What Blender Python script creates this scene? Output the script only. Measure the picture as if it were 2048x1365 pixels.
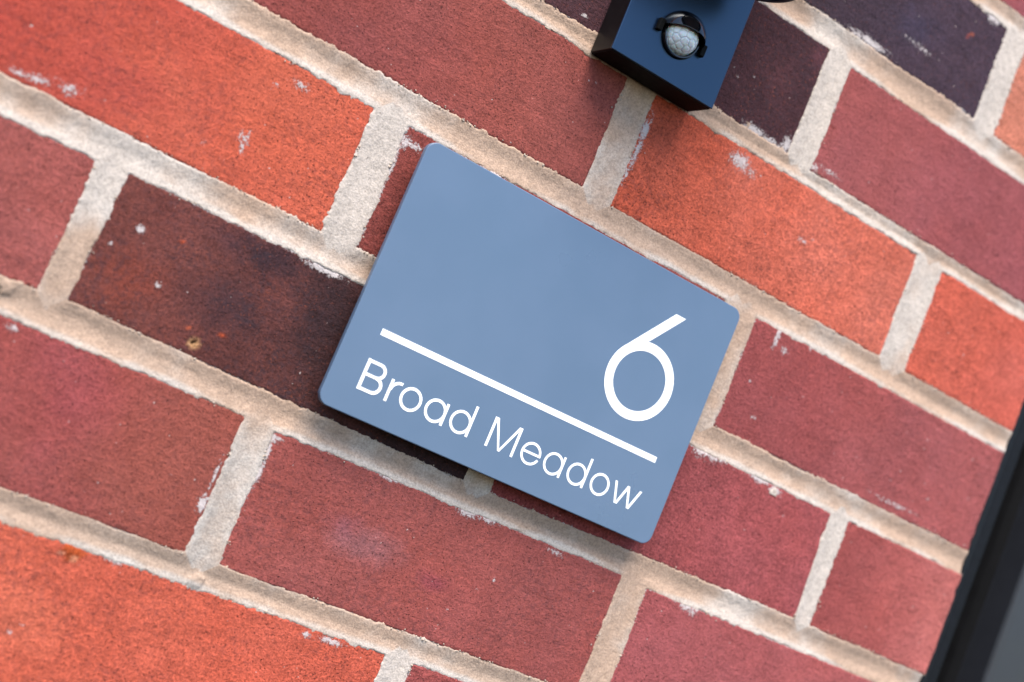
import bpy, bmesh, math
import numpy as np
from mathutils import Matrix, Vector

# ------------------------------------------------------------------ scene, camera, light
for o in list(bpy.data.objects): bpy.data.objects.remove(o)
S = bpy.context.scene
COL = S.collection
ZW = 1.6                                   # height of the wall's reference point above the ground

def W(x, y, z):
    """wall coordinates in mm (x right along the wall, y up, z out of it) -> world metres"""
    return (x/1000.0, -z/1000.0, ZW + y/1000.0)

CAMP = np.array([-0.65088, -0.30428, 0.6157])
CR = np.array([[0.80443, 0.38178, 0.45513], [0.39124, -0.917, 0.0777], [0.44702, 0.11556, -0.88703]])
cd = bpy.data.cameras.new('camera'); cam = bpy.data.objects.new('camera', cd); COL.objects.link(cam)
def wv(v): return Vector((v[0], -v[2], v[1]))
m3 = Matrix((wv(CR[0]), -wv(CR[1]), -wv(CR[2]))).transposed()
cam.matrix_world = Matrix.Translation(Vector(W(*(CAMP*1000)))) @ m3.to_4x4()
cd.lens = 50.336; cd.sensor_width = 36; cd.clip_start = 0.02; cd.clip_end = 500
cd.dof.use_dof = True; cd.dof.focus_distance = 0.685; cd.dof.aperture_fstop = 5.0
S.camera = cam

SUN_EL, SUN_AZ = math.radians(60), math.radians(-24)     # azimuth measured from straight out of the wall, to the left
w = bpy.data.worlds.new('World'); S.world = w; w.use_nodes = True
nt = w.node_tree; bg = nt.nodes['Background']
sky = nt.nodes.new('ShaderNodeTexSky'); sky.sky_type = 'NISHITA'; sky.sun_disc = False
sky.sun_elevation = SUN_EL
sky.sun_rotation = math.pi + (-SUN_AZ)
sky.ozone_density = 2.0; sky.dust_density = 0.6; sky.air_density = 1.0
nt.links.new(sky.outputs[0], bg.inputs[0]); bg.inputs[1].default_value = 0.06
sd = bpy.data.lights.new('sun', 'SUN'); sd.energy = 1.5; sd.angle = math.radians(42); sd.color = (1.0, 0.91, 0.79)
so = bpy.data.objects.new('sun', sd); COL.objects.link(so)
sdir = Vector((math.sin(SUN_AZ)*math.cos(SUN_EL), -math.cos(SUN_AZ)*math.cos(SUN_EL), math.sin(SUN_EL)))
so.rotation_euler = sdir.to_track_quat('Z', 'Y').to_euler(); so.location = (0, -3, 5)
S.view_settings.view_transform = 'Standard'; S.view_settings.look = 'None'
S.view_settings.exposure = 2.45; S.view_settings.gamma = 1.0
S.render.engine = 'CYCLES'

# ------------------------------------------------------------------ helpers
def link(name, me, mat, parent=None, **props):
    o = bpy.data.objects.new(name, me); COL.objects.link(o)
    if mat is not None: me.materials.append(mat)
    if parent is not None: o.parent = parent
    for k, v in props.items(): o[k] = v
    return o
def thing(name, label, cat, loc):
    o = bpy.data.objects.new(name, None); COL.objects.link(o); o.location = loc
    o.empty_display_size = 0.02; o['label'] = label; o['category'] = cat
    return o
def part(name, me, mat, parent, **props):
    """mesh is in wall/world coordinates; keep it in place under its parent"""
    o = link(name, me, mat, None, **props)
    o.parent = parent
    pl = Vector((0, 0, 0)); p = parent
    while p is not None: pl += p.location; p = p.parent
    me.transform(Matrix.Translation(-pl))
    return o
def mesh(name, verts, faces, smooth=False):
    me = bpy.data.meshes.new(name); me.from_pydata([tuple(map(float, v)) for v in verts], [], [tuple(map(int, f)) for f in faces])
    me.update()
    if smooth: me.polygons.foreach_set('use_smooth', [True]*len(me.polygons))
    return me
def bm_mesh(name, bm, smooth=False):
    bmesh.ops.recalc_face_normals(bm, faces=bm.faces)
    me = bpy.data.meshes.new(name); bm.to_mesh(me); bm.free()
    if smooth: me.polygons.foreach_set('use_smooth', [True]*len(me.polygons))
    return me
def np_mesh(name, V, F, smooth=True):
    me = bpy.data.meshes.new(name)
    me.vertices.add(len(V)); me.vertices.foreach_set('co', V.astype(np.float32).ravel())
    me.loops.add(F.size); me.loops.foreach_set('vertex_index', F.astype(np.int32).ravel())
    me.polygons.add(len(F)); me.polygons.foreach_set('loop_start', np.arange(0, F.size, 4, dtype=np.int32))
    me.polygons.foreach_set('loop_total', np.full(len(F), 4, dtype=np.int32))
    me.update(calc_edges=True); me.validate()
    me.polygons.foreach_set('use_smooth', np.full(len(me.polygons), smooth))
    return me
def attr_col(me, name, arr):
    a = me.attributes.new(name, 'FLOAT_COLOR', 'POINT')
    a.data.foreach_set('color', np.concatenate([arr, np.ones((len(arr), 1))], 1).astype(np.float32).ravel())
def attr_f(me, name, arr):
    a = me.attributes.new(name, 'FLOAT', 'POINT'); a.data.foreach_set('value', arr.astype(np.float32))

def _h(ix, iy, seed):
    n = (ix.astype(np.int64)*374761393 + iy.astype(np.int64)*668265263 + seed*1442695041) & 0xffffffff
    n = ((n ^ (n >> 13))*1274126177) & 0xffffffff
    n = ((n ^ (n >> 16))*2246822519) & 0xffffffff
    return ((n ^ (n >> 15)) & 0xffffff)/float(0xffffff)
def vn(x, y, s, seed=0):
    x = x/s + 1000; y = y/s + 1000
    ix = np.floor(x); iy = np.floor(y); fx = x-ix; fy = y-iy
    fx = fx*fx*(3-2*fx); fy = fy*fy*(3-2*fy)
    a = _h(ix, iy, seed); b = _h(ix+1, iy, seed); c = _h(ix, iy+1, seed); d = _h(ix+1, iy+1, seed)
    return (a*(1-fx)+b*fx)*(1-fy) + (c*(1-fx)+d*fx)*fy
def fbm(x, y, s, seed=0, octv=3):
    r = 0; a = .5; t = 0
    for k in range(octv):
        r = r + a*vn(x+17.3*k, y-9.1*k, s/2**k, seed+k*31); t += a; a *= .5
    return r/t*2-1
def sstep(a, b, x):
    t = np.clip((x-a)/(b-a), 0, 1); return t*t*(3-2*t)
def lin(c):
    c = np.array(c, float)/255
    return np.where(c <= .04045, c/12.92, ((c+.055)/1.055)**2.4)
def clay(c):
    """brick colours were first noted too dark: lift orange, maroon and blue-black clays"""
    r, g, b = c
    if r > 188: return (min(222, r+9), g+22, b+24)
    if r > 124: return (r+15, g+12, b+12)
    return (r+5, g+5, b+10)
def pxw(u, v, z=0.0):
    """photo measurement -> place on the wall (mm)"""
    d = CR.T @ np.array([(u-1024)/2863.56, (v-682.5)/2863.56, 1.0]); k = (z/1000-CAMP[2])/d[2]
    return ((CAMP + k*d)*1000)[:2]

# ------------------------------------------------------------------ materials
def mat(name):
    m = bpy.data.materials.new(name); m.use_nodes = True
    return m, m.node_tree, m.node_tree.nodes['Principled BSDF']
def nd(t, kind, **kw):
    n = t.nodes.new(kind)
    for k, v in kw.items():
        if isinstance(k, str) and hasattr(n, k): setattr(n, k, v)
    return n
def noise(t, vec, scale, detail=3, rough=.55):
    n = t.nodes.new('ShaderNodeTexNoise'); n.inputs['Scale'].default_value = scale
    n.inputs['Detail'].default_value = detail; n.inputs['Roughness'].default_value = rough
    t.links.new(vec, n.inputs['Vector']); return n.outputs['Fac']
def ramp(t, src, a, b, lo=0.0, hi=1.0):
    n = t.nodes.new('ShaderNodeMapRange'); n.interpolation_type = 'SMOOTHSTEP'
    n.inputs['From Min'].default_value = a; n.inputs['From Max'].default_value = b
    n.inputs['To Min'].default_value = lo; n.inputs['To Max'].default_value = hi
    t.links.new(src, n.inputs['Value']); return n.outputs['Result']
def math_(t, op, a, b=None, clamp=False):
    n = t.nodes.new('ShaderNodeMath'); n.operation = op; n.use_clamp = clamp
    for i, v in enumerate((a, b)):
        if v is None: continue
        if isinstance(v, (int, float)): n.inputs[i].default_value = v
        else: t.links.new(v, n.inputs[i])
    return n.outputs[0]
def mixc(t, fac, a, b, blend='MIX'):
    n = t.nodes.new('ShaderNodeMix'); n.data_type = 'RGBA'; n.blend_type = blend
    for s, v in ((n.inputs[0], fac), (n.inputs[6], a), (n.inputs[7], b)):
        if isinstance(v, (int, float)): s.default_value = v
        elif isinstance(v, tuple): s.default_value = (*v, 1)
        else: t.links.new(v, s)
    return n.outputs[2]
def bump(t, h, dist, strength=1.0, normal=None):
    n = t.nodes.new('ShaderNodeBump'); n.inputs['Distance'].default_value = dist; n.inputs['Strength'].default_value = strength
    t.links.new(h, n.inputs['Height'])
    if normal is not None: t.links.new(normal, n.inputs['Normal'])
    return n.outputs[0]
def attr(t, name, out):
    n = t.nodes.new('ShaderNodeAttribute'); n.attribute_name = name; return n.outputs[out]

def brick_material():
    m, t, b = mat('fired_clay')
    P0 = t.nodes.new('ShaderNodeNewGeometry').outputs['Position']
    rnd = t.nodes.new('ShaderNodeObjectInfo').outputs['Random']
    va = t.nodes.new('ShaderNodeVectorMath'); va.operation = 'ADD'; t.links.new(P0, va.inputs[0])
    cx = t.nodes.new('ShaderNodeCombineXYZ'); t.links.new(math_(t, 'MULTIPLY', rnd, 7.0), cx.inputs[0]); t.links.new(math_(t, 'MULTIPLY', rnd, 3.0), cx.inputs[2])
    t.links.new(cx.outputs[0], va.inputs[1]); P = va.outputs[0]
    mp = t.nodes.new('ShaderNodeMapping'); mp.inputs['Scale'].default_value = (.22, 1, 1); mp.inputs['Rotation'].default_value = (0, .25, 0)
    t.links.new(P, mp.inputs['Vector']); drag = noise(t, mp.outputs[0], 260, 4, .65)      # marks dragged along the face by the wire
    gk = math_(t, 'ADD', math_(t, 'MULTIPLY', rnd, .55), .62)
    tone = attr(t, 'tone', 'Color'); lime = attr(t, 'lime', 'Fac'); spk = attr(t, 'speck', 'Fac')
    # sandy grain
    g1 = noise(t, P, 900, 4, .7); g2 = noise(t, P, 420, 3, .6); g3 = noise(t, P, 90, 4, .6)
    v = math_(t, 'ADD', math_(t, 'MULTIPLY', ramp(t, g1, .34, .66), .56), math_(t, 'MULTIPLY', ramp(t, g2, .34, .66), .26))
    v = math_(t, 'ADD', v, math_(t, 'MULTIPLY', ramp(t, drag, .34, .66), .16))
    v = math_(t, 'ADD', v, math_(t, 'MULTIPLY', ramp(t, g3, .3, .7), .20))
    v = math_(t, 'ADD', math_(t, 'MULTIPLY', math_(t, 'SUBTRACT', v, .59), gk), 1.03)
    cmb = t.nodes.new('ShaderNodeCombineColor')
    for i in range(3): t.links.new(v, cmb.inputs[i])
    col = mixc(t, 1.0, tone, cmb.outputs[0], 'MULTIPLY')
    # dark pin holes
    pn = noise(t, P, 1100, 2, .5); pits = ramp(t, pn, .62, .70)
    pn2 = noise(t, P, 600, 2, .5); pits2 = ramp(t, pn2, .69, .76)
    pit = math_(t, 'MAXIMUM', pits, pits2)
    mo = ramp(t, noise(t, math_vec(t, P, (1.3, 4.4, 8.8)), 330, 4, .7), .46, .60)
    col = mixc(t, math_(t, 'MULTIPLY', math_(t, 'MULTIPLY', mo, .75), spk, True), col, (.032, .025, .034))
    col = mixc(t, math_(t, 'MULTIPLY', pit, .7), col, (.02, .011, .012))
    # orange and pale grains of clay showing through the skin
    on = noise(t, math_vec(t, P, (3.1, 1.7, 5.2)), 650, 3, .6); og = ramp(t, on, .58, .68)
    col = mixc(t, math_(t, 'MULTIPLY', og, spk, True), col, (.22, .06, .035))
    wn = noise(t, math_vec(t, P, (7.7, 2.2, .4)), 500, 1, .4); wg = ramp(t, wn, .765, .80)
    col = mixc(t, math_(t, 'MULTIPLY', wg, .85), col, (.42, .34, .32))
    # lime bloom left by the mortar
    ln = noise(t, P, 700, 5, .75); ln2 = noise(t, P, 170, 4, .65)
    lf = math_(t, 'ADD', math_(t, 'MULTIPLY', ramp(t, ln, .36, .64), .62), math_(t, 'MULTIPLY', ramp(t, ln2, .34, .66), .30))
    lf = math_(t, 'SUBTRACT', math_(t, 'ADD', lf, math_(t, 'MULTIPLY', lime, 1.5)), 1.0)
    lf = ramp(t, lf, -.10, .34)
    col = mixc(t, math_(t, 'MULTIPLY', lf, .92), col, (.50, .445, .44))
    t.links.new(col, b.inputs['Base Color'])
    b.inputs['Roughness'].default_value = .88; b.inputs['Specular IOR Level'].default_value = .12
    h = math_(t, 'ADD', math_(t, 'MULTIPLY', g1, 1.0), math_(t, 'MULTIPLY', g2, 1.1))
    h = math_(t, 'SUBTRACT', math_(t, 'ADD', h, math_(t, 'MULTIPLY', drag, .8)), math_(t, 'MULTIPLY', pit, .8))
    h = math_(t, 'ADD', h, math_(t, 'MULTIPLY', lf, .35))
    t.links.new(bump(t, h, .00055, .9), b.inputs['Normal'])
    return m
def math_vec(t, v, off):
    n = t.nodes.new('ShaderNodeVectorMath'); n.operation = 'ADD'; t.links.new(v, n.inputs[0]); n.inputs[1].default_value = off
    return n.outputs[0]
def mortar_material():
    m, t, b = mat('sand_lime_mortar')
    P = t.nodes.new('ShaderNodeNewGeometry').outputs['Position']
    tone = attr(t, 'tone', 'Color')
    g1 = noise(t, P, 1000, 3, .7); g2 = noise(t, P, 260, 4, .6)
    g4 = noise(t, P, 45, 5, .65)
    v = math_(t, 'ADD', math_(t, 'MULTIPLY', ramp(t, g1, .34, .66), .34), math_(t, 'MULTIPLY', ramp(t, g2, .3, .7), .14))
    v = math_(t, 'ADD', math_(t, 'ADD', v, math_(t, 'MULTIPLY', ramp(t, g4, .3, .7), .14)), .69)
    cmb = t.nodes.new('ShaderNodeCombineColor')
    for i in range(3): t.links.new(v, cmb.inputs[i])
    col = mixc(t, 1.0, tone, cmb.outputs[0], 'MULTIPLY')
    dn = noise(t, P, 1500, 1, .4)
    col = mixc(t, math_(t, 'MULTIPLY', ramp(t, dn, .70, .76), .6), col, (.10, .07, .05))
    t.links.new(col, b.inputs['Base Color']); b.inputs['Roughness'].default_value = .95; b.inputs['Specular IOR Level'].default_value = .2
    t.links.new(bump(t, math_(t, 'ADD', g1, math_(t, 'MULTIPLY', g2, 1.6)), .0004, .8), b.inputs['Normal'])
    return m
BRICK = brick_material(); MORTAR = mortar_material()

def simple(name, col, rough, metallic=0.0, spec=.5, coat=0.0, nscale=0, namp=0.0, bscale=0, bdist=0.0):
    m, t, b = mat(name)
    P = t.nodes.new('ShaderNodeNewGeometry').outputs['Position']
    b.inputs['Metallic'].default_value = metallic; b.inputs['Specular IOR Level'].default_value = spec
    b.inputs['Coat Weight'].default_value = coat
    if nscale:
        n = noise(t, P, nscale, 4, .6)
        c = mixc(t, ramp(t, n, .3, .7), tuple(x*(1-namp) for x in col), tuple(min(1, x*(1+namp)) for x in col))
        t.links.new(c, b.inputs['Base Color'])
        t.links.new(ramp(t, n, .3, .7, rough*.93, rough*1.07), b.inputs['Roughness'])
    else:
        b.inputs['Base Color'].default_value = (*col, 1); b.inputs['Roughness'].default_value = rough
    if bscale:
        t.links.new(bump(t, noise(t, P, bscale, 3, .5), bdist, 1.0), b.inputs['Normal'])
    return m, t, b

# ------------------------------------------------------------------ the brick wall
# corners TL, TR, BR, BL on the face of the wall, measured in mm; None = lattice
def pc(*p): return [tuple(pxw(u, v)) for u, v in p]
OR1 = ((172, 68, 64), (214, 90, 66)); 
BR = [
 # corners, left colour, right colour, orange speckle, lime fringe, roughness of patches
 # course 0
 (None, (-336, 66.5, -121.5, 7), (56, 42, 48), (72, 56, 68), .25, .5),
 (None, (-105.5, 65.5, -8.5, 5), (222, 118, 98), (224, 124, 104), .1, .25),
 # course -1
 (None, (-223, 140, -9, 76), (150, 78, 88), (150, 78, 88), .1, .3),
 (None, (-446, 140, -236, 77), (150, 75, 75), (150, 75, 75), .1, .3),
 # course 1
 (None, (-441.5, -6.5, -231, -70), (84, 54, 58), (72, 44, 48), .4, .5),
 (None, (-662, -7, -455, -71), (200, 85, 65), (200, 85, 65), .1, .3),
 (None, (-215, -7.8, -9, -71), (154, 80, 84), (152, 78, 86), .05, .35),
 # course 2
 (None, (-549, -79, -336.5, -140.5), (140, 70, 70), (148, 76, 72), .12, .12),
 (None, (-771, -79, -563, -141), (200, 85, 65), (200, 85, 65), .12, .2),
 (None, (-319.5, -78.5, -124, -142), (206, 80, 56), (212, 98, 80), .3, .25),
 (None, (-104.5, -79, -9, -142.5), (206, 84, 66), (210, 88, 74), .15, .15),
 # course 3
 (None, (-662, -154.5, -450, -217.5), (174, 68, 62), (214, 88, 64), .3, .22),
 (None, (-433.3, -154.3, -233.4, -217.5), (132, 64, 62), (140, 70, 66), .15, .55),
 (None, (-212.5, -155, -9.5, -218.5), (148, 72, 76), (164, 86, 90), .15, .3),
 # course 4
 (None, (-760, -231.5, -551.6, -292.5), (148, 72, 76), (160, 84, 82), .2, .25),
 ([(-539, -230.3), (-334.7, -231), (-335, -296), (-540.5, -291)], (120, 66, 58), (56, 38, 38), .5, .3),
 ([(-321.8, -231), (-115.8, -232), (-114, -294.4), (-321, -296.3)], (134, 62, 66), (156, 76, 82), .12, .35),
 (None, (-103, -231.6, -7.2, -295), (154, 74, 76), (186, 104, 104), .05, .08),
 # course 5
 (None, (-664, -306, -448, -372.5), (158, 70, 82), (148, 76, 68), .2, .15),
 (None, (-433.5, -307, -229.7, -372.5), (152, 78, 76), (154, 78, 78), .3, .35),
 (None, (-213.7, -309, -7, -372), (160, 82, 88), (165, 86, 90), .08, .3),
 # course 6
 (None, (-553, -384, -337.7, -450), (212, 88, 66), (208, 82, 62), .3, .22),
 (None, (-324, -384, -116, -450), (150, 72, 72), (150, 72, 72), .15, .3),
 (None, (-103, -384, -7, -450), (200, 84, 64), (200, 84, 64), .15, .2),
 (None, (-771, -384, -566, -450), (150, 72, 72), (150, 72, 72), .15, .2),
 # course 7
 (None, (-662, -460, -449, -524), (150, 72, 72), (150, 72, 72), .15, .2),
 (None, (-436, -460, -229, -524), (150, 72, 72), (110, 60, 60), .15, .2),
 (None, (-215, -460, -7, -524), (206, 84, 64), (206, 84, 64), .15, .2),
]
QB = []
for b in BR:
    if b[0] is None:
        x0, y1, x1, y0 = b[1]; q = [(x0, y1), (x1, y1), (x1, y0), (x0, y0)]; rest = b[2:]
    else: q = b[0]; rest = b[1:]
    QB.append((np.array(q, float), *rest))
# the wall goes on past the picture: fill the bond outwards with more bricks of the same mix
import random
rb = random.Random(4)
CT = {-3: 291, -2: 215, -1: 140, 0: 66, 1: -7, 2: -79, 3: -154.5, 4: -231, 5: -307, 6: -384, 7: -460, 8: -535}
for c, top in CT.items():
    xs_ = [-9, -111, -328, -544, -774, -884] if c % 2 == 0 else [-9, -219, -442, -668, -884]
    for xr, xl in zip(xs_[:-1], xs_[1:]):
        x1 = -9 if xr == -9 else xr-6.5; x0 = xl+6.5; mx, my = (x0+x1)/2, top-32
        if x0 < -960: continue
        if any(q[0][:, 0].min()-8 < mx < q[0][:, 0].max()+8 and q[0][:, 1].min()-8 < my < q[0][:, 1].max()+8 for q in QB): continue
        cc_ = rb.choice([(150, 74, 74), (146, 72, 70), (204, 84, 64), (156, 80, 84), (84, 56, 60), (200, 82, 62)])
        QB.append((np.array([(x0, top), (x1, top), (x1, top-64.5), (x0, top-64.5)], float), cc_, tuple(min(255, k+6) for k in cc_), .15, .25))

# lime blooms and marks read off the photograph: u, v, radius along x, radius along y (mm), strength
LIME = [(826, 292, 4, 1.2, .5), (812, 285, 2, 2.5, .5), (783, 335, 1.1, 7, .62), (760, 385, 1.0, 6, .55), (740, 430, .9, 6, .5),
 (490, 287, 1.5, 4.5, .34), (480, 272, 1, 3, .3), (605, 172, 3.4, 1.5, .33), (551, 170, 1.4, 1.2, .3), (1480, 322, 5.5, 3.2, .42), (1500, 345, 5, 2, .25),
 (1290, 262, 1.8, 6, .45), (1275, 300, 1.4, 8, .4), (1250, 350, 1.2, 6, .38), (1508, 263, 6, 2.4, .55), (1540, 285, 7, 2.2, .45), (1572, 292, 3, 4, .4),
 (1556, 672, 1.3, 6, .42), (1568, 700, 2.5, 1.6, .4), (1620, 697, .8, 2.5, .3), (1500, 762, 1.2, 1, .4), (1507, 835, 1.5, 1, .38),
 (1405, 903, 5, 3, .42), (1430, 915, 7, 2, .38), (1520, 958, 7, 1.6, .5), (1550, 982, 3.5, 1.6, .5), (1480, 930, 7, 1.2, .4), (1568, 1030, .8, 3, .4),
 (280, 458, 1.9, 1.1, .6), (317, 571, 1.4, .9, .42), (222, 489, 1, .9, .4), (530, 905, 1.6, 6, .55), (515, 945, 1.6, 7, .5), (545, 875, 4, 1.4, .5),
 (405, 1008, 1.6, 3, .6), (430, 950, .9, 8, .45), (195, 1098, 4, 1.6, .48), (225, 1118, 5, 1.6, .35), (612, 1270, 2, .9, .52), (665, 1285, 6, 1.2, .4),
 (780, 955, 6, 1.2, .45), (935, 1025, 5, 1.6, .42), (975, 1040, 5, 1.4, .36), (1375, 1215, 6, 1.5, .42), (1385, 1225, 2, 2, .3), (1110, 1105, 5, 1.2, .3),
 (990, 1160, .9, 1.4, .5), (953, 1181, .9, .9, .45), (855, 1216, .8, .8, .6), (895, 1218, .8, .8, .5), (1985, 32, 3.2, 2.6, .52), (1995, 42, 2, 2, .5),
 (1840, 95, 14, 1.6, .1), (1740, 85, 12, 1.8, .48), (1650, 38, 14, 1.6, .55), (1600, 15, 10, 2, .55), (1850, 225, 10, 1.4, .35), (1920, 225, 7, 2.2, .4),
 (1628, 335, 2.5, 1.6, .42), (1660, 345, 6, 1.2, .3), (1855, 785, 2, 2.2, .2), (1925, 715, .7, 3, .38), (1865, 785, 4, 1.6, .2), (1875, 795, 3, 1.5, .25),
 (2030, 120, 2.5, 10, .5), (2015, 170, 1.8, 6, .5), (1605, 482, 3, 1.2, .25), (1625, 480, 1.2, .8, .3), (1060, 375, 8, 1.1, .5), (1190, 445, 6, .9, .5), (945, 318, 6, 1.0, .5),
 (990, 350, 8, .9, .42), (1300, 505, 10, .9, .38), (80, 160, 5, 1.6, .3), (40, 148, 4, 1.2, .3), (140, 180, 5, 2, .25), (25, 655, 2.4, 1.4, .35), (60, 420, 1, .8, .35),
 (340, 950, .9, .9, .3), (1780, 960, .8, .8, .42), (1855, 880, 1, 1, .4), (1855, 998, 1, .8, .4), (1934, 996, .9, .9, .35), (42, 1250, .9, .9, .5), (20, 1262, 1.3, 1, .35),
 (1680, 1170, 1, .9, .25), (1176, 163, .8, .8, .6), (1191, 165, .8, 1, .62), (1470, 135, .8, .8, .45), (1507, 155, 1, .8, .45), (1475, 152, .9, .8, .42), (408, 285, .8, .8, .3),
 (452, 320, .6, .6, .3), (672, 1018, 1, .9, .3), (1168, 32, 1.6, .9, .35), (690, 1250, .6, .6, .4), (1050, 1035, .6, .6, .3), (520, 465, 16, 1.3, .42), (600, 505, 10, 1.2, .48),
 (650, 540, 8, 1.4, .5), (1790, 1010, 16, 1.0, .3)]
LIME = [(*pxw(u, v), rx*(1.5 if rx > 1.2 else 1.15), ry*(1.6 if rx > 1.2 else 1.15), s+.05) for u, v, rx, ry, s in LIME]
# colour marks: u, v, rx, ry, colour, strength
MARK = [(725, 1090, 24, 12, (158, 112, 124), .45), (690, 1050, 12, 8, (132, 78, 96), .4), (870, 1165, 12, 6, (134, 60, 78), .6), (386, 687, 2.9, 2.6, (196, 150, 112), 1.0),
 (386, 686, 1.0, 1.0, (40, 25, 14), 1.0), (444, 672, 1.6, 1.1, (206, 92, 60), 1.0), (563, 803, 2.2, 1.7, (214, 88, 52), 1.0), (635, 832, 1.0, .8, (200, 84, 52), 1.0),
 (146, 1104, 5.2, 4.6, (190, 88, 48), .95), (147, 1118, 2, 1.4, (226, 150, 120), .9), (122, 1108, 1.4, 1.2, (222, 150, 128), .9), (366, 484, 1.5, .9, (190, 84, 56), .9), (376, 655, 1.2, 1, (196, 96, 66), .9),
 (527, 325, .9, .6, (58, 30, 20), 1), (28, 558, 1.4, 1, (90, 36, 26), .9), (55, 572, 1.4, 1.2, (60, 30, 22), .9), (1665, 255, 2.0, .8, (110, 44, 40), .7), (1820, 700, 1.6, 1.5, (120, 34, 24), .9),
 (120, 60, 30, 20, (196, 70, 56), .5), (240, 170, 30, 14, (178, 72, 66), .5), (1250, 1010, 22, 9, (118, 46, 56), .5), (560, 1180, 14, 8, (136, 66, 70), .4), (40, 1240, 28, 18, (226, 96, 72), .6),
 (1945, 68, 1.4, 1, (204, 110, 90), .8), (1936, 72, 1, 1, (190, 90, 80), .6), (1955, 5, 1.6, 1.2, (190, 100, 84), .8), (1840, 60, 22, 14, (66, 62, 86), .5), (1560, 155, 14, 18, (100, 60, 64), .45),
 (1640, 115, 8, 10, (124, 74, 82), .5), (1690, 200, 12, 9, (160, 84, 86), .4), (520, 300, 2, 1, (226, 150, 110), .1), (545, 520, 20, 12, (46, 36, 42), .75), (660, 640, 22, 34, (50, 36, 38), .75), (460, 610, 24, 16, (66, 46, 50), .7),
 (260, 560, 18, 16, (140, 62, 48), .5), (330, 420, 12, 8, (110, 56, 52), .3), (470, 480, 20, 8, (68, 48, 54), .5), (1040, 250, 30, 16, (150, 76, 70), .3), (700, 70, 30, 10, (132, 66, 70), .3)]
MARK = [(*pxw(u, v), rx, ry, lin(clay(c) if rx > 6 else c), s) for u, v, rx, ry, c, s in MARK]

# what light the face of the wall gets, so that photographed colours become surface colours
LIGHT = np.array([1.62, 1.66, 1.84])
MLIGHT = np.array([1.93, 2.0, 2.05])

def edge_axis(L):
    a = np.array([0, .35, .75, 1.2, 1.8, 2.6, 3.6]); n = max(2, int((L-7.2)/1.5))
    return np.concatenate([a, np.linspace(3.6, L-3.6, n+1)[1:-1], L-a[::-1]])

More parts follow.
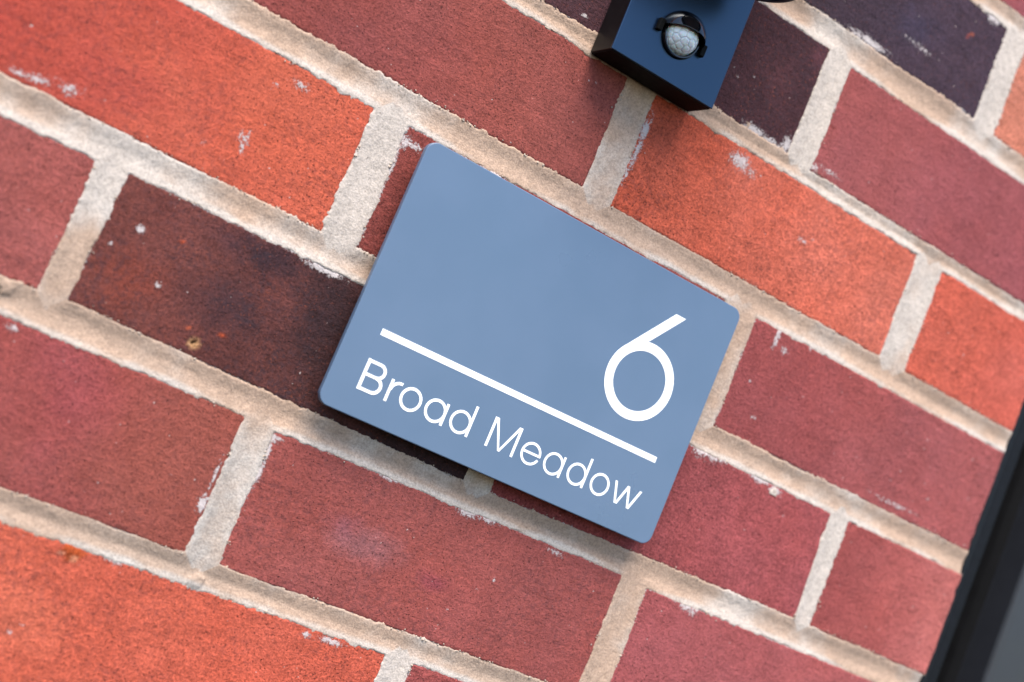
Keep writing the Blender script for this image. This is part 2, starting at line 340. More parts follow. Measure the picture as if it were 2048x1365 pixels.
def make_brick(idx, q, ca, cb, spk, fringe, parent):
    TL, TR, BRc, BL = q
    L = np.linalg.norm(TR-TL); H = np.linalg.norm(TL-BL)
    au, av = edge_axis(L), edge_axis(H)
    U, V = np.meshgrid(au, av); nu, nv = len(au), len(av)
    s, t_ = U/L, V/H
    X = (BL[0]*(1-s)+BRc[0]*s)*(1-t_) + (TL[0]*(1-s)+TR[0]*s)*t_
    Y = (BL[1]*(1-s)+BRc[1]*s)*(1-t_) + (TL[1]*(1-s)+TR[1]*s)*t_
    dx = np.minimum(U, L-U); dy = np.minimum(V, H-V); d = np.minimum(dx, dy)
    # softly rounded corners
    rc = 2.2; cx = np.maximum(rc-dx, 0); cy = np.maximum(rc-dy, 0); dd = np.where((dx < rc) & (dy < rc), np.maximum(rc-np.hypot(cx, cy), 0), d)
    R = 1.5+.5*fbm(X, Y, 12, idx)
    e = np.clip(1-dd/R, 0, 1); Z = -(1-np.sqrt(np.clip(1-e*e, 0, 1)))*1.5
    Z += .22*fbm(X, Y, 30, 7+idx) + .13*fbm(X, Y, 7, 3+idx) + .07*fbm(X, Y, 2.6, 5+idx, 2)
    Z -= 1.1*sstep(.35, .8, fbm(X, Y, 9, 55+idx))*sstep(5, 0, d)
    Z -= .25*sstep(.45, .8, fbm(X, Y, 5, 91+idx))
    face = .35*((idx*37) % 7)/7 - .1; tilt = ((idx*53) % 11-5)/5*.25
    Z += face + tilt*(s-.5) + ((idx*29) % 9-4)/4*.2*(t_-.5)
    # wavering outline
    wob = sstep(4, 0, d)
    X2 = X + wob*.55*fbm(Y, X*.2, 9, idx+200)*np.where(dx < 4, 1, 0)
    Y2 = Y + wob*.55*fbm(X, Y*.2, 11, idx+300)*np.where(dy < 4, 1, 0)
    # colour
    la, lb = lin(clay(ca)), lin(clay(cb))
    mixf = np.clip(s + .35*fbm(X, Y, 40, 400+idx), 0, 1)
    mixf = mixf*mixf*(3-2*mixf)
    C = la[None, None]*(1-mixf[..., None]) + lb[None, None]*mixf[..., None]
    v = 1 + .11*fbm(X, Y, 45, 500+idx) + .07*fbm(X, Y, 12, 510+idx) + .06*fbm(X, Y, 4, 520+idx)
    C = C*v[..., None]
    hue = fbm(X, Y, 28, 530+idx); C = C*(1+np.stack([.03*hue, -.05*hue, -.10*hue], -1))
    SP = np.full_like(X, spk)*(.5+.9*sstep(-.4, .6, fbm(X, Y, 14, 540+idx)))
    for mx, my, rx, ry, mc, ms in MARK:
        if mx < X.min()-30 or mx > X.max()+30 or my < Y.min()-30 or my > Y.max()+30: continue
        big = rx > 6
        r = np.hypot((X-mx)/rx, (Y-my)/ry) + (.35 if big else .28)*fbm(X, Y, 6 if big else 1.5, 600)
        f = (sstep(1.15, .1, r) if big else sstep(1.15, .75, r))*ms
        C = C*(1-f[..., None]) + mc*f[..., None]
        if not big: SP = SP*(1-f)
    hx, hy = MARK[4][:2]
    rr = np.hypot(X-hx, Y-hy); Z -= 2.2*sstep(1.5, .5, rr); Z += .25*sstep(3.2, 2.2, rr)*sstep(1.2, 2.0, rr)
    kx, ky = MARK[8][:2]
    rr = np.hypot((X-kx)/5, (Y-ky)/4.4)+.3*fbm(X, Y, 2, 9); Z += 1.5*sstep(1.1, .3, rr)*(.6+.6*fbm(X, Y, 1.9, 11))
    # lime
    n1 = fbm(X, Y, 16, 700+idx); n2 = fbm(X, Y, 4, 710+idx)
    wleft = np.where(U < 5, 2.0, .8)
    reach = np.clip(.45+1.6*fringe*(n1+.35)*wleft+.8*n2*fringe, 0, 6)
    Lm = .66*sstep(1.0, .0, d/(reach+.8))*np.clip(.55+fringe, 0, 1)
    Lm = np.maximum(Lm, .12*sstep(.3, .8, n1)*sstep(10, 2, d))
    for mx, my, rx, ry, ms in LIME:
        if mx < X.min()-25 or mx > X.max()+25 or my < Y.min()-12 or my > Y.max()+12: continue
        r = np.hypot((X-mx)/rx, (Y-my)/ry)
        Lm = np.maximum(Lm, np.exp(-r*r*1.1)*(ms+.2))
    Vt = np.stack([X2, Y2, Z], -1).reshape(-1, 3)
    I = np.arange(nu*nv).reshape(nv, nu)
    F = np.stack([I[:-1, :-1], I[:-1, 1:], I[1:, 1:], I[1:, :-1]], -1).reshape(-1, 4)
    per = np.concatenate([I[0, :-1], I[:-1, -1], I[-1, :0:-1], I[:0:-1, 0]])
    base = len(Vt); back = Vt[per].copy(); back[:, 2] = -62
    nxt = np.roll(np.arange(len(per)), -1)
    F2 = np.stack([per, base+np.arange(len(per)), base+nxt, np.roll(per, -1)], -1)
    Vt = np.concatenate([Vt, back]); F = np.concatenate([F, F2])
    Wd = np.stack([Vt[:, 0]/1000, -Vt[:, 2]/1000, ZW+Vt[:, 1]/1000], -1)
    me = np_mesh('brick', Wd, F)
    cc = C.reshape(-1, 3); full = (np.concatenate([cc, cc[per]]))/LIGHT
    attr_col(me, 'tone', np.clip(full, .004, .9))
    lm = Lm.reshape(-1); attr_f(me, 'lime', np.concatenate([lm, lm[per]*0]))
    sp = SP.reshape(-1); attr_f(me, 'speck', np.concatenate([sp, sp[per]]))
    return part('brick', me, BRICK, parent)

wall = thing('brick_wall', 'red, maroon and dark facing brick wall with pale mortar joints behind the grey sign', 'wall', (-.33, 0, ZW-.5))
for i, (q, ca, cb, spk, fr) in enumerate(QB):
    make_brick(i, q, ca, cb, spk, fr, wall)

def make_mortar():
    x0, x1, y0, y1, st = -880.0, -9.6, -600.0, 291.0, .66
    xs = np.linspace(x0, x1, int((x1-x0)/st)); ys = np.linspace(y0, y1, int((y1-y0)/st))
    X, Y = np.meshgrid(xs, ys)
    # only what lies near the picture
    D = np.full(X.shape, -20.0); side = np.zeros_like(X); vert = np.zeros(X.shape, bool)
    for q, *_ in QB:
        q = q.copy()
        if q[1, 0] > -15: q[1, 0] = q[2, 0] = 12      # bricks at the end of the wall have no joint beyond them
        TL, TR, BRc, BL = q
        i0 = np.searchsorted(xs, q[:, 0].min()-14); i1 = np.searchsorted(xs, q[:, 0].max()+14)
        j0 = np.searchsorted(ys, q[:, 1].min()-14); j1 = np.searchsorted(ys, q[:, 1].max()+14)
        if i1 <= i0 or j1 <= j0: continue
        x = X[j0:j1, i0:i1]; y = Y[j0:j1, i0:i1]
        ds = []
        for a, b in ((TL, TR), (TR, BRc), (BRc, BL), (BL, TL)):
            e = (b-a)/np.linalg.norm(b-a)
            ds.append((x-a[0])*e[1]-(y-a[1])*e[0])          # positive inside (clockwise corners)
        ds = np.stack(ds)
        if ds[:, ds.shape[1]//2, ds.shape[2]//2].min() < 0: ds = -ds
        k = ds.argmin(0); dm = ds.min(0)
        neg = np.minimum(ds, 0); outd = -np.sqrt((neg**2).sum(0)); dm = np.where(dm < 0, outd, dm)
        sub = D[j0:j1, i0:i1]; m = dm > sub
        sub[m] = dm[m]
        vs = vert[j0:j1, i0:i1]; vs[m] = ((k == 1) | (k == 3))[m]
        sd_ = side[j0:j1, i0:i1]; sd_[m] = k[m]
    s = np.maximum(-D, 0)
    vs_ = vert.astype(float)
    for _ in range(3):
        for ax in (0, 1):
            vs_ = sum(np.roll(vs_, k, ax) for k in range(-3, 4))/7
    # joint: a struck, slightly hollow face
    half = 6.3
    c = np.clip(1-s/half, 0, 1)
    depth = .85 + .5*fbm(X, Y, 40, 21)
    depth = depth*(1-.22*vs_)
    J = -.14 - depth*.5*(1+np.cos(np.pi*c))
    J += .14*fbm(X, Y, 14, 22) + .08*fbm(X, Y, 4.5, 23) + .08*fbm(X, Y, 1.7, 24, 2)
    # trowelled lip lapping over the brick arrises
    rm = np.clip(.55+1.3*fbm(X, Y, 24, 250), .1, 1.5)
    r = .7 + 1.5*fbm(X, Y, 15, 25) + rm*(1.5*fbm(X, Y, 4.5, 26) + 1.3*fbm(X, Y, 2.0, 27, 3)) + .8*fbm(X, Y, 1.3, 270, 2)
    r = np.clip(r, -.2, 3.6) + np.where(side == 0, .15, 0)
    lip = np.where(D > 0, .30 - np.maximum(D-r, 0)*1.3 - .12*D, 0)
    lip = lip + .16*fbm(X, Y, 1.8, 28, 2) + .12*fbm(X, Y, 5, 29)
    Z = np.where(D > 0, np.minimum(lip, .55) - .3*sstep(0, .8, -r+D), J)
    # blend across the arris
    bl = sstep(-1.2, .4, D); Z = J*(1-bl) + np.where(D > -1.2, (.02-.05*np.maximum(D, 0) - np.maximum(D-r, 0)*1.1 + .16*fbm(X, Y, 1.8, 28, 2) + .12*fbm(X, Y, 5, 29)), J)*bl
    # blobs squeezed onto the bricks: u, v, radius, height
    for u, v, rad, hh in ((392, 1164, 4.2, 1.0), (12, 572, 5.0, 1.0), (1548, 988, 3.5, .8), (1500, 247, 3, .7)):
        bx, by = pxw(u, v); rr = np.hypot(X-bx, (Y-by)*1.25)/rad + .9*fbm(X, Y, 2.6, 31)
        f = sstep(1.15, .55, rr); Z = Z*(1-f)+np.maximum(Z, hh*.5+.15*fbm(X, Y, 1.7, 33))*f
    keep = (D > -19) & (D < 5.5)
    I = np.arange(X.size).reshape(X.shape)
    kc = keep[:-1, :-1] | keep[1:, :-1] | keep[:-1, 1:] | keep[1:, 1:]
    # drop cells hidden deep in the wall
    kc &= ~((Z[:-1, :-1] < -3.2) & (D[:-1, :-1] > 2))
    F = np.stack([I[:-1, :-1][kc], I[:-1, 1:][kc], I[1:, 1:][kc], I[1:, :-1][kc]], -1)
    used = np.unique(F); remap = np.zeros(X.size, np.int64); remap[used] = np.arange(len(used)); F = remap[F]
    xx, yy, zz, dd = (a.ravel()[used] for a in (X, Y, Z, D)); vv = vert.ravel()[used]; sd0 = side.ravel()[used]
    V = np.stack([xx/1000, -zz/1000, ZW+yy/1000], -1)
    # colour: tan sand, paler with salt bloom; lower bed lips painted lighter for bloom and daylight
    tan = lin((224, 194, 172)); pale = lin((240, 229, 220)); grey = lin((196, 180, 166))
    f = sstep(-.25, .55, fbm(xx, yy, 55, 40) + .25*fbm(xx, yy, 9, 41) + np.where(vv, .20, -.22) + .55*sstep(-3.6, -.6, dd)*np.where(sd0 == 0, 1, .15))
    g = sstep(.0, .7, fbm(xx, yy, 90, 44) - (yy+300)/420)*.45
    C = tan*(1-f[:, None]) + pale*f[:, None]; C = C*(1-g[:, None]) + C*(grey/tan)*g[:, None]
    C *= (1+.05*fbm(xx, yy, 5, 45))[:, None]
    # backing
    nb = len(V)
    bx = np.array([[x, y, z] for z in (-62, -4.6) for x, y in ((x0, y0), (x1-.6, y0), (x1-.6, y1), (x0, y1))])
    V = np.concatenate([V, np.stack([bx[:, 0]/1000, -bx[:, 2]/1000, ZW+bx[:, 1]/1000], -1)])
    F = np.concatenate([F, nb+np.array([[0, 3, 2, 1], [4, 5, 6, 7], [0, 1, 5, 4], [1, 2, 6, 5], [2, 3, 7, 6], [3, 0, 4, 7]])])
    C = np.concatenate([C, np.tile(tan, (8, 1))])
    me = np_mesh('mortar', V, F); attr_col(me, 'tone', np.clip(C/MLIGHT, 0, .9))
    return part('mortar', me, MORTAR, wall, label='pale sandy mortar filling the joints')
make_mortar()

def make_crumbs():
    """loose grains of mortar clinging to the arrises and a few grains on the faces"""
    rng = np.random.default_rng(5)
    g = (1+5**.5)/2
    ico = np.array([(-1, g, 0), (1, g, 0), (-1, -g, 0), (1, -g, 0), (0, -1, g), (0, 1, g), (0, -1, -g), (0, 1, -g), (g, 0, -1), (g, 0, 1), (-g, 0, -1), (-g, 0, 1)])/1.9
    fc = [(0, 11, 5), (0, 5, 1), (0, 1, 7), (0, 7, 10), (0, 10, 11), (1, 5, 9), (5, 11, 4), (11, 10, 2), (10, 7, 6), (7, 1, 8), (3, 9, 4), (3, 4, 2), (3, 2, 6), (3, 6, 8), (3, 8, 9), (4, 9, 5), (2, 4, 11), (6, 2, 10), (8, 6, 7), (9, 8, 1)]
    V, F, C = [], [], []
    pale = lin((230, 212, 196))/MLIGHT
    for bi, (q, *_) in enumerate(QB):
        TL, TR, BRc, BL = q
        for (a, b, n, inn) in ((BL, BRc, 46, (0, 1)), (TL, TR, 14, (0, -1)), (BL, TL, 10, (1, 0)), (BRc, TR, 7, (-1, 0))):
            if a[0] > -15 and b[0] > -15: continue
            k = 0; c = 0.0
            while k < n:
                if k % 6 == 0: c = rng.random()
                tpos = np.clip(c+rng.normal(0, .03), .01, .99); k += 1
                p = a*(1-tpos)+b*tpos; off = abs(rng.normal(.4, .9))
                r = rng.uniform(.22, .62)*(1.25 if off < .6 else .8)
                z = (.12 if off > .8 else -.1)+rng.uniform(0, .2)
                V0 = len(V); sc = rng.uniform(.7, 1.2, 3)
                for v in ico:
                    v = v*r*sc*rng.uniform(.8, 1.15); V.append(W(p[0]+inn[0]*off+v[0], p[1]+inn[1]*off+v[1], z+v[2]*.7))
                F += [tuple(i+V0 for i in f) for f in fc]; C += [pale*rng.uniform(.85, 1.1)]*12
    me = mesh('mortar_crumbs', V, F, True); attr_col(me, 'tone', np.clip(np.array(C), 0, .9))
    part('mortar_crumbs', me, MORTAR, wall, kind='stuff', label='tiny pale grains of mortar clinging to the brick edges')
make_crumbs()

# ------------------------------------------------------------------ house sign
SX, SY, SA = -327.584, -223.782, -0.00588
SW, SH, ZF, ZT = 194.83, 130.32, 12.0, 3.0
ca_, sa_ = math.cos(SA), math.sin(SA)
def SG(x, y, z):
    """sign coordinates (mm from its lower left corner)"""
    x -= SW/2; y -= SH/2
    return W(SX+ca_*x-sa_*y, SY+sa_*x+ca_*y, z)
def m_sign():
    m, t, b = mat('blue_grey_acrylic')
    P = t.nodes.new('ShaderNodeNewGeometry').outputs['Position']
    n = noise(t, P, 30, 3, .5); d = noise(t, P, 420, 1, .3)
    c = mixc(t, ramp(t, n, .3, .7), (.087, .139, .222), (.095, .147, .233))
    c = mixc(t, math_(t, 'MULTIPLY', ramp(t, d, .80, .84), .5), c, (.09, .11, .16))
    t.links.new(c, b.inputs['Base Color']); t.links.new(ramp(t, noise(t, P, 14, 5, .6), .2, .8, .26, .36), b.inputs['Roughness']); b.inputs['Specular IOR Level'].default_value = .45
    return m
M_SIGN = m_sign()
M_WHITE, _, _ = simple('white_vinyl', (.9, .9, .9), .5, spec=.3)
sign = thing('house_sign', 'blue-grey rounded rectangular house sign reading 6 Broad Meadow in white, fixed to the bricks', 'sign', SG(SW/2, 0, 0))
def rrect(x0, y0, x1, y1, r, n=10):
    P = []
    for cx, cy, a0 in ((x1-r, y1-r, 0), (x0+r, y1-r, 90), (x0+r, y0+r, 180), (x1-r, y0+r, 270)):
        for k in range(n+1):
            a = math.radians(a0+90*k/n); P.append((cx+r*math.cos(a), cy+r*math.sin(a)))
    return P
def plate():
    rings = []
    for ins, z in ((0, ZF-ZT), (0, ZF-.45), (.12, ZF-.12), (.4, ZF)):
        rings.append([SG(x, y, z) for x, y in rrect(ins, ins, SW-ins, SH-ins, 5.5-ins)])
    n = len(rings[0]); V = [v for r in rings for v in r]; F = []
    for k in range(3):
        for i in range(n): j = (i+1) % n; F.append((k*n+i, k*n+j, (k+1)*n+j, (k+1)*n+i))
    F.append(tuple(range(3*n, 4*n))); F.append(tuple(range(n-1, -1, -1)))
    return mesh('plate', V, F)
part('plate', plate(), M_SIGN, sign)
M_BLACKPL, _, _ = simple('black_plastic', (.012, .012, .013), .3, nscale=200, namp=.2)
for x in (14, SW-14):
    for y in (14, SH-14):
        bm = bmesh.new(); bmesh.ops.create_cone(bm, cap_ends=True, segments=20, radius1=.006, radius2=.006, depth=.0098)
        bmesh.ops.rotate(bm, verts=bm.verts, matrix=Matrix.Rotation(math.pi/2, 3, 'X'))
        bmesh.ops.translate(bm, verts=bm.verts, vec=Vector(SG(x, y, 4.1)))
        part('spacer', bm_mesh('spacer', bm), M_BLACKPL, sign)
# lettering: each glyph is a few strokes of thin white vinyl
def glyph(name, pieces, label):
    V, F = [], []
    if name == 'letter': pieces = thin(pieces)
    for k, pc_ in enumerate(pieces):
        zt = ZF+.09+.012*k; zb = ZF-.02
        for poly in pc_:
            n = len(poly); b0 = len(V)
            V += [SG(x, y, zb) for x, y in poly] + [SG(x, y, zt) for x, y in poly]
            F.append(tuple(range(b0+n, b0+2*n)))
            for i in range(n): j = (i+1) % n; F.append((b0+i, b0+j, b0+n+j, b0+n+i))
    bm = bmesh.new()
    vs = [bm.verts.new(v) for v in V]
    for f in F: bm.faces.new([vs[i] for i in f])
    bmesh.ops.remove_doubles(bm, verts=bm.verts, dist=1e-8)
    part(name, bm_mesh(name, bm), M_WHITE, sign, label=label)
def R_(x0, y0, x1, y1): return [[(x0, y0), (x1, y0), (x1, y1), (x0, y1)]]
def Q_(*p): return [list(p)]
def thin(pieces, d=.16):
    """the small lettering is a light cut: take a hair off every stroke"""
    out = []
    for pc_ in pieces:
        row = []
        for p in pc_:
            p = [np.array(v, float) for v in p]; L = [np.linalg.norm(p[(i+1) % 4]-p[i]) for i in range(4)]
            i = (0 if L[0]+L[2] < L[1]+L[3] else 1) if len(pc_) == 1 else 1      # arcs: radial edges are 1 and 3
            q = list(p)
            for a, b in ((i, (i+1) % 4), ((i+2) % 4, (i+3) % 4)):
                e = (p[b]-p[a])/np.linalg.norm(p[b]-p[a]); q[a] = p[a]+e*d/2; q[b] = p[b]-e*d/2
            row.append([tuple(v) for v in q])
        out.append(row)
    return out
def ARC(cx, cy, rx, ry, st, a0=0, a1=360, n=56, sty=None):
    sty = sty or st; out = []; n = max(6, int(n*abs(a1-a0)/360))
    for k in range(n):
        a, b = math.radians(a0+(a1-a0)*k/n), math.radians(a0+(a1-a0)*(k+1)/n)
        out.append([(cx+rx*math.cos(a), cy+ry*math.sin(a)), (cx+rx*math.cos(b), cy+ry*math.sin(b)),
                    (cx+(rx-st)*math.cos(b), cy+(ry-sty)*math.sin(b)), (cx+(rx-st)*math.cos(a), cy+(ry-sty)*math.sin(a))])
    return out
glyph('letter', [R_(14.95, 12.5, 16.7, 27.45), R_(16.7, 25.8, 22.0, 27.45), R_(16.7, 19.48, 22.0, 21.1), R_(16.7, 12.5, 22.3, 14.15),
                 ARC(22.0, 23.47, 4.0, 3.98, 1.72, -90, 90), ARC(22.3, 16.8, 4.35, 4.3, 1.75, -90, 90)], 'white capital B')
glyph('letter', [R_(29.4, 12.5, 31.0, 23.25), ARC(34.95, 18.35, 5.1, 5.1, 1.55, 81, 180)], 'white small r, first letter after the B')
glyph('letter', [ARC(42.05, 18.0, 5.85, 5.8, 1.55)], 'white small o of Broad')
glyph('letter', [ARC(55.75, 17.95, 5.85, 5.8, 1.55), R_(60.1, 12.55, 61.7, 23.35)], 'white small a of Broad')
glyph('letter', [ARC(69.95, 18.0, 5.85, 5.8, 1.5), R_(74.6, 12.65, 76.15, 28.05)], 'white small d of Broad')
glyph('letter', [R_(86.15, 12.7, 87.7, 27.5), Q_((86.8, 27.5), (93.65, 12.7), (94.95, 12.7), (88.5, 27.5)),
                 Q_((100.4, 27.5), (93.7, 12.7), (94.98, 12.7), (102.0, 27.5)), R_(100.95, 12.75, 102.5, 27.52)], 'white capital M')
glyph('letter', [ARC(111.35, 18.15, 5.8, 5.75, 1.4, -4, 340), R_(106.6, 17.7, 117.0, 19.05)], 'white small e of Meadow')
glyph('letter', [ARC(125.05, 18.15, 5.75, 5.75, 1.4), R_(129.5, 12.85, 130.95, 23.5)], 'white small a of Meadow')
glyph('letter', [ARC(139.5, 18.25, 5.75, 5.75, 1.4), R_(143.95, 12.95, 145.45, 28.3)], 'white small d of Meadow')
glyph('letter', [ARC(154.05, 18.35, 5.8, 5.8, 1.42)], 'white small o of Meadow')
glyph('letter', [Q_((161.75, 23.65), (165.45, 13.05), (166.85, 13.05), (163.3, 23.65)), Q_((165.95, 13.05), (167.45, 13.05), (171.4, 23.6), (169.8, 23.6)),
                 Q_((169.7, 23.6), (173.42, 13.0), (174.8, 13.0), (171.3, 23.6)), Q_((173.65, 13.0), (175.12, 13.0), (179.2, 23.65), (177.65, 23.65))], 'white small w, last letter')
glyph('numeral', [ARC(152.7, 73.6, 20.5, 20.0, 5.0, n=120, sty=4.85), Q_((158.0, 112.5), (136.7, 86.0), (140.6, 83.1), (164.4, 112.5))], 'large white number 6')
glyph('underline', [Q_((15.4, 39.1), (179.5, 39.75), (179.5, 42.8), (15.45, 42.2))], 'white line between number and name')

# ------------------------------------------------------------------ wall lamp with motion sensor
def m_lamp():
    m, t, b = mat('sky_tinted_black')
    P = t.nodes.new('ShaderNodeNewGeometry').outputs['Position']
    b.inputs['Base Color'].default_value = (.001, .003, .013, 1); b.inputs['Roughness'].default_value = .3  # black coat; blue of the reflected sky is put into base and tint
    b.inputs['Specular IOR Level'].default_value = 1.0; b.inputs['Specular Tint'].default_value = (.42, .68, 1, 1)
    t.links.new(bump(t, noise(t, P, 1500, 2, .5), .00003, 1.0), b.inputs['Normal'])
    return m
M_LAMP = m_lamp()
M_GLOSS, _, _ = simple('glossy_black_plastic', (.006, .006, .007), .10, coat=.3, nscale=150, namp=.2)
TL_ = math.tan(.0109)
lamp = thing('wall_lamp', 'black box wall lamp with a round white motion sensor, above the sign', 'lamp', W(-330, -79, 0))
def box(bm, x0, y0, z0, x1, y1, z1, bev=0, seg=2, skew=0.0):
    vs = [bm.verts.new(W(x + skew*(-(y-y0)), y + skew*(x-x0), z)) for z in (z0, z1) for x, y in ((x0, y0), (x1, y0), (x1, y1), (x0, y1))]
    fs = [bm.faces.new([vs[i] for i in f]) for f in ((0, 3, 2, 1), (4, 5, 6, 7), (0, 1, 5, 4), (1, 2, 6, 5), (2, 3, 7, 6), (3, 0, 4, 7))]
    bmesh.ops.recalc_face_normals(bm, faces=fs)
    if bev: bmesh.ops.bevel(bm, geom=list({e for f in fs for e in f.edges}), offset=bev/1000, segments=seg, affect='EDGES', profile=.5)
M_SIDE, _, _ = simple('shaded_lamp_black', (.005, .0045, .005), .45, spec=.22, nscale=300, namp=.2)  # shaded copy of the lamp black for the box's darker sides
bm = bmesh.new(); box(bm, -362.3, -79.3, .8, -298.2, 74.8, 20.8, bev=.5, seg=3, skew=TL_)
part('housing', bm_mesh('housing', bm), M_SIDE, lamp)
bm = bmesh.new(); box(bm, -362.46, -79.4, 20.0, -298.06, 75, 21.4, bev=.5, seg=3, skew=TL_)  # front split from the box to carry the painted sky blue
part('sky_tinted_front', bm_mesh('sky_tinted_front', bm), M_LAMP, lamp)
bm = bmesh.new(); box(bm, -361.6, -79.8, 1.2, -298.9, -79.0, 20.4, bev=.2, skew=TL_)  # plate added to darken the underside; shade put into its black
M_MATT, _, _ = simple('matt_black', (.003, .0025, .0025), .75, spec=.15, nscale=200, namp=.2)
part('shaded_underside', bm_mesh('shaded_underside', bm), M_MATT, lamp)
def lathe(name, prof, mtx, n=48, smooth=True):
    V, F = [], []
    for r, h in prof:
        for k in range(n): a = 2*math.pi*k/n; V.append(mtx @ Vector((r*math.cos(a)/1000, r*math.sin(a)/1000, h/1000)))
    for i in range(len(prof)-1):
        for k in range(n): j = (k+1) % n; F.append((i*n+k, i*n+j, (i+1)*n+j, (i+1)*n+k))
    bm = bmesh.new(); vs = [bm.verts.new(v) for v in V]
    for f in F:
        try: bm.faces.new([vs[i] for i in f])
        except Exception: pass
    bmesh.ops.remove_doubles(bm, verts=bm.verts, dist=1e-7)
    me = bm_mesh(name, bm)
    if smooth:
        me.polygons.foreach_set('use_smooth', [True]*len(me.polygons))
        try: me.set_sharp_from_angle(angle=math.radians(40))
        except Exception: pass
    return me
# up-and-down tube carried in front of the box
tube = Matrix.Translation(Vector(W(-330, -25, 54)))
part('lamp_shade', lathe('lamp_shade', [(26.5, 12), (27, .4), (27.4, 0), (29.4, 0), (30, .6), (30, 110), (29.4, 110.6), (27.4, 110.6), (27, 110), (26.5, 98)], tube, 72), M_LAMP, lamp)
M_GLASS, _, gb = simple('frosted_lamp_glass', (.55, .56, .56), .25, nscale=300, namp=.03)
part('diffuser', lathe('diffuser', [(0, 10), (26.4, 10), (26.4, 8.6), (0, 8.6)], tube, 48, False), M_GLASS, lamp)
bm = bmesh.new(); box(bm, -340, 10, 21.0, -320, 34, 26, bev=.4)
part('bracket', bm_mesh('bracket', bm), M_LAMP, lamp)
# the sensor eye
ex, ey, ez = -330.2, -56.0, 21.4
out = Matrix.Translation(Vector(W(ex, ey, ez))) @ Matrix.Rotation(math.pi/2, 4, 'X')      # local z points out of the wall, local y up
sens = part('motion_sensor', lathe('motion_sensor', [(0, .3), (8.9, .3), (9.2, 1.6), (9.7, 2.4), (10.3, 2.4), (10.8, 1.7), (11.1, .05), (11.1, -1.2)], out, 64), M_GLOSS, lamp, label='black ring round the white sensor lens')
sens_off = sens
def subpart(name, me, m, **kw):
    o = link(name, me, m, None, **kw); o.parent = sens
    me.transform(Matrix.Translation(-lamp.location)); return o
# lens: a dome of small hexagonal facets, each one slightly domed
def lens():
    # facet centres on the dome, in rings
    cs = [(0, 0)]
    for ring, cnt, off in ((.50, 6, 15), (.86, 10, 0), (1.22, 15, 8), (1.5, 18, 0)):
        for k in range(cnt): cs.append((ring, math.radians(off+360*k/cnt)))
    cv = np.array([[math.sin(a)*math.cos(p), math.sin(a)*math.sin(p), math.cos(a)] for a, p in cs])
    nt_, npn = 46, 120; V = []; seam = []
    for i in range(nt_+1):
        th = (math.pi/2*1.02)*i/nt_
        for k in range(npn):
            p = 2*math.pi*k/npn
            d = np.array([math.sin(th)*math.cos(p), math.sin(th)*math.sin(p), math.cos(th)])
            ang = np.sort(np.arccos(np.clip(cv @ d, -1, 1)))
            gap = ang[1]-ang[0]
            g = min(1, gap/.10); h = (1-(1-g)**2)
            V.append(out @ Vector(tuple(d*(8.75+.30*h+.12*(1-(ang[0]/.3)**2)*g)/1000)) ); seam.append(1-g)
    F = []
    for i in range(nt_):
        for k in range(npn):
            j = (k+1) % npn; F.append((i*npn+k, (i+1)*npn+k, (i+1)*npn+j, i*npn+j))
    me = mesh('lens', V, F, True); attr_f(me, 'seam', np.array(seam)); return me
def m_lens():
    m, t, b = mat('milky_lens')
    s = attr(t, 'seam', 'Fac')
    P = t.nodes.new('ShaderNodeNewGeometry').outputs['Position']
    c = mixc(t, ramp(t, noise(t, P, 260, 3, .6), .3, .7), (.74, .79, .82), (.84, .86, .86))
    c = mixc(t, math_(t, 'MULTIPLY', s, .24), c, (.22, .27, .33))
    t.links.new(c, b.inputs['Base Color']); b.inputs['Roughness'].default_value = .16; b.inputs['Specular IOR Level'].default_value = .6
    b.inputs['Subsurface Weight'].default_value = .25; b.inputs['Subsurface Scale'].default_value = .004; b.inputs['Coat Weight'].default_value = .4
    b.inputs['Coat Roughness'].default_value = .08
    return m
subpart('lens', lens(), m_lens())
def hood():
    """upper part of a thin spherical shell, hinged on the two side pins"""
    ro, ri = 12.6, 11.9; e0, e1 = math.radians(10), math.radians(98); n1, n2 = 18, 40; V, F = [], []
    for r in (ro, ri):
        for i in range(n1+1):
            e = e0+(e1-e0)*i/n1
            for k in range(n2+1):
                f = math.pi*k/n2
                V.append(out @ Vector((r*math.cos(f)/1000, r*math.sin(f)*math.sin(e)/1000, r*math.sin(f)*math.cos(e)/1000)))
    N = (n1+1)*(n2+1)
    for i in range(n1):
        for k in range(n2):
            a = i*(n2+1)+k; F.append((a, a+1, a+n2+2, a+n2+1)); F.append((N+a, N+a+n2+1, N+a+n2+2, N+a+1))
    for k in range(n2): F.append((k, N+k, N+k+1, k+1)); a = n1*(n2+1)+k; F.append((a, a+1, N+a+1, N+a))
    bm = bmesh.new(); vs = [bm.verts.new(v) for v in V]
    for f in F: bm.faces.new([vs[i] for i in f])
    bmesh.ops.remove_doubles(bm, verts=bm.verts, dist=1e-6)
    me = bm_mesh('hood', bm, True)
    try: me.set_sharp_from_angle(angle=math.radians(40))
    except Exception: pass
    return me
subpart('hood', hood(), M_GLOSS)
for sx in (-1, 1):
    bm = bmesh.new(); xa, xb = sorted((ex+sx*12.0, ex+sx*14.9)); box(bm, xa, ey-3.6, 21.2, xb, ey+2.6, 24.2, bev=.5)
    subpart('hinge', bm_mesh('hinge', bm, False), M_MATT)

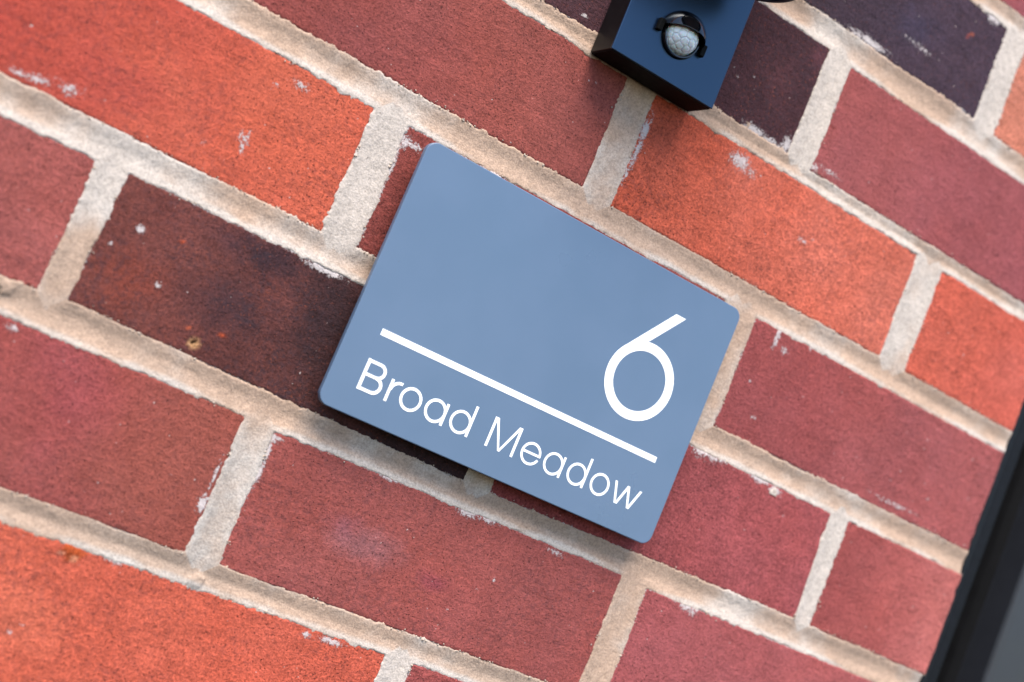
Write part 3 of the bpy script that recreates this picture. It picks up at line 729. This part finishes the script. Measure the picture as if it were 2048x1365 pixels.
# ------------------------------------------------------------------ door frame at the right-hand end of the wall
M_FRAME, ft, fb = simple('dark_grey_upvc', (.017, .018, .023), .38, nscale=60, namp=.06, bscale=900, bdist=.00004)
M_SEAL, _, _ = simple('black_sealant', (.0035, .004, .006), .6, spec=.18, nscale=120, namp=.25, bscale=160, bdist=.0004)
M_GROOVE, _, _ = simple('groove_shade_black', (.003, .003, .004), .7, spec=.2, nscale=100, namp=.2)
frame = thing('door_frame', 'dark grey door frame standing against the right-hand end of the brick wall', 'door frame', W(40, -520, -30))
def extrude_profile(name, pts, y0=-620, y1=300, wob=0, steps=1):
    V, F = [], []; n = len(pts)
    for s in range(steps+1):
        y = y0+(y1-y0)*s/steps
        for i, (x, z) in enumerate(pts):
            o_ = 0
            if wob: o_ = wob*float(fbm(np.array([y]), np.array([i*3.0]), 30, 77)[0])
            V.append(W(x+o_*.6, y, z+o_))
    for s in range(steps):
        for i in range(n): j = (i+1) % n; F.append((s*n+i, s*n+j, (s+1)*n+j, (s+1)*n+i))
    F.append(tuple(range(n))); F.append(tuple(range(steps*n, steps*n+n)))
    bm = bmesh.new(); vs = [bm.verts.new(v) for v in V]
    for f in F: bm.faces.new([vs[i] for i in f])
    return bm_mesh(name, bm)
part('sealant', extrude_profile('sealant', [(-10.5, -30), (-8.8, -4.5), (-6.5, -2.6), (-2, -4.2), (2.5, -8), (5, -13), (6, -30)], wob=.8, steps=60), M_SEAL, frame)
part('outer_frame', extrude_profile('outer_frame', [(5, -60), (5, -15.5), (5.8, -14.6), (17, -14.6), (18.2, -15.2), (19.5, -17), (20, -20), (20, -60)]), M_SEAL, frame)
part('groove_shade', extrude_profile('groove_shade', [(20.02, -58), (20.02, -52), (24, -50), (48, -50), (51, -40), (53.9, -34), (53.9, -58)]), M_GROOVE, frame)  # black lining added: the groove's deep shade put into its colour
part('bead', extrude_profile('bead', [(54, -60), (54, -34), (54.3, -32.5), (56.2, -17), (57.2, -15.2), (58.2, -14.6), (60, -14.6), (60, -60)]), M_FRAME, frame)
part('panel', extrude_profile('panel', [(60, -60), (60, -14.9), (61, -14.4), (190, -14.4), (190, -60)]), M_FRAME, frame)
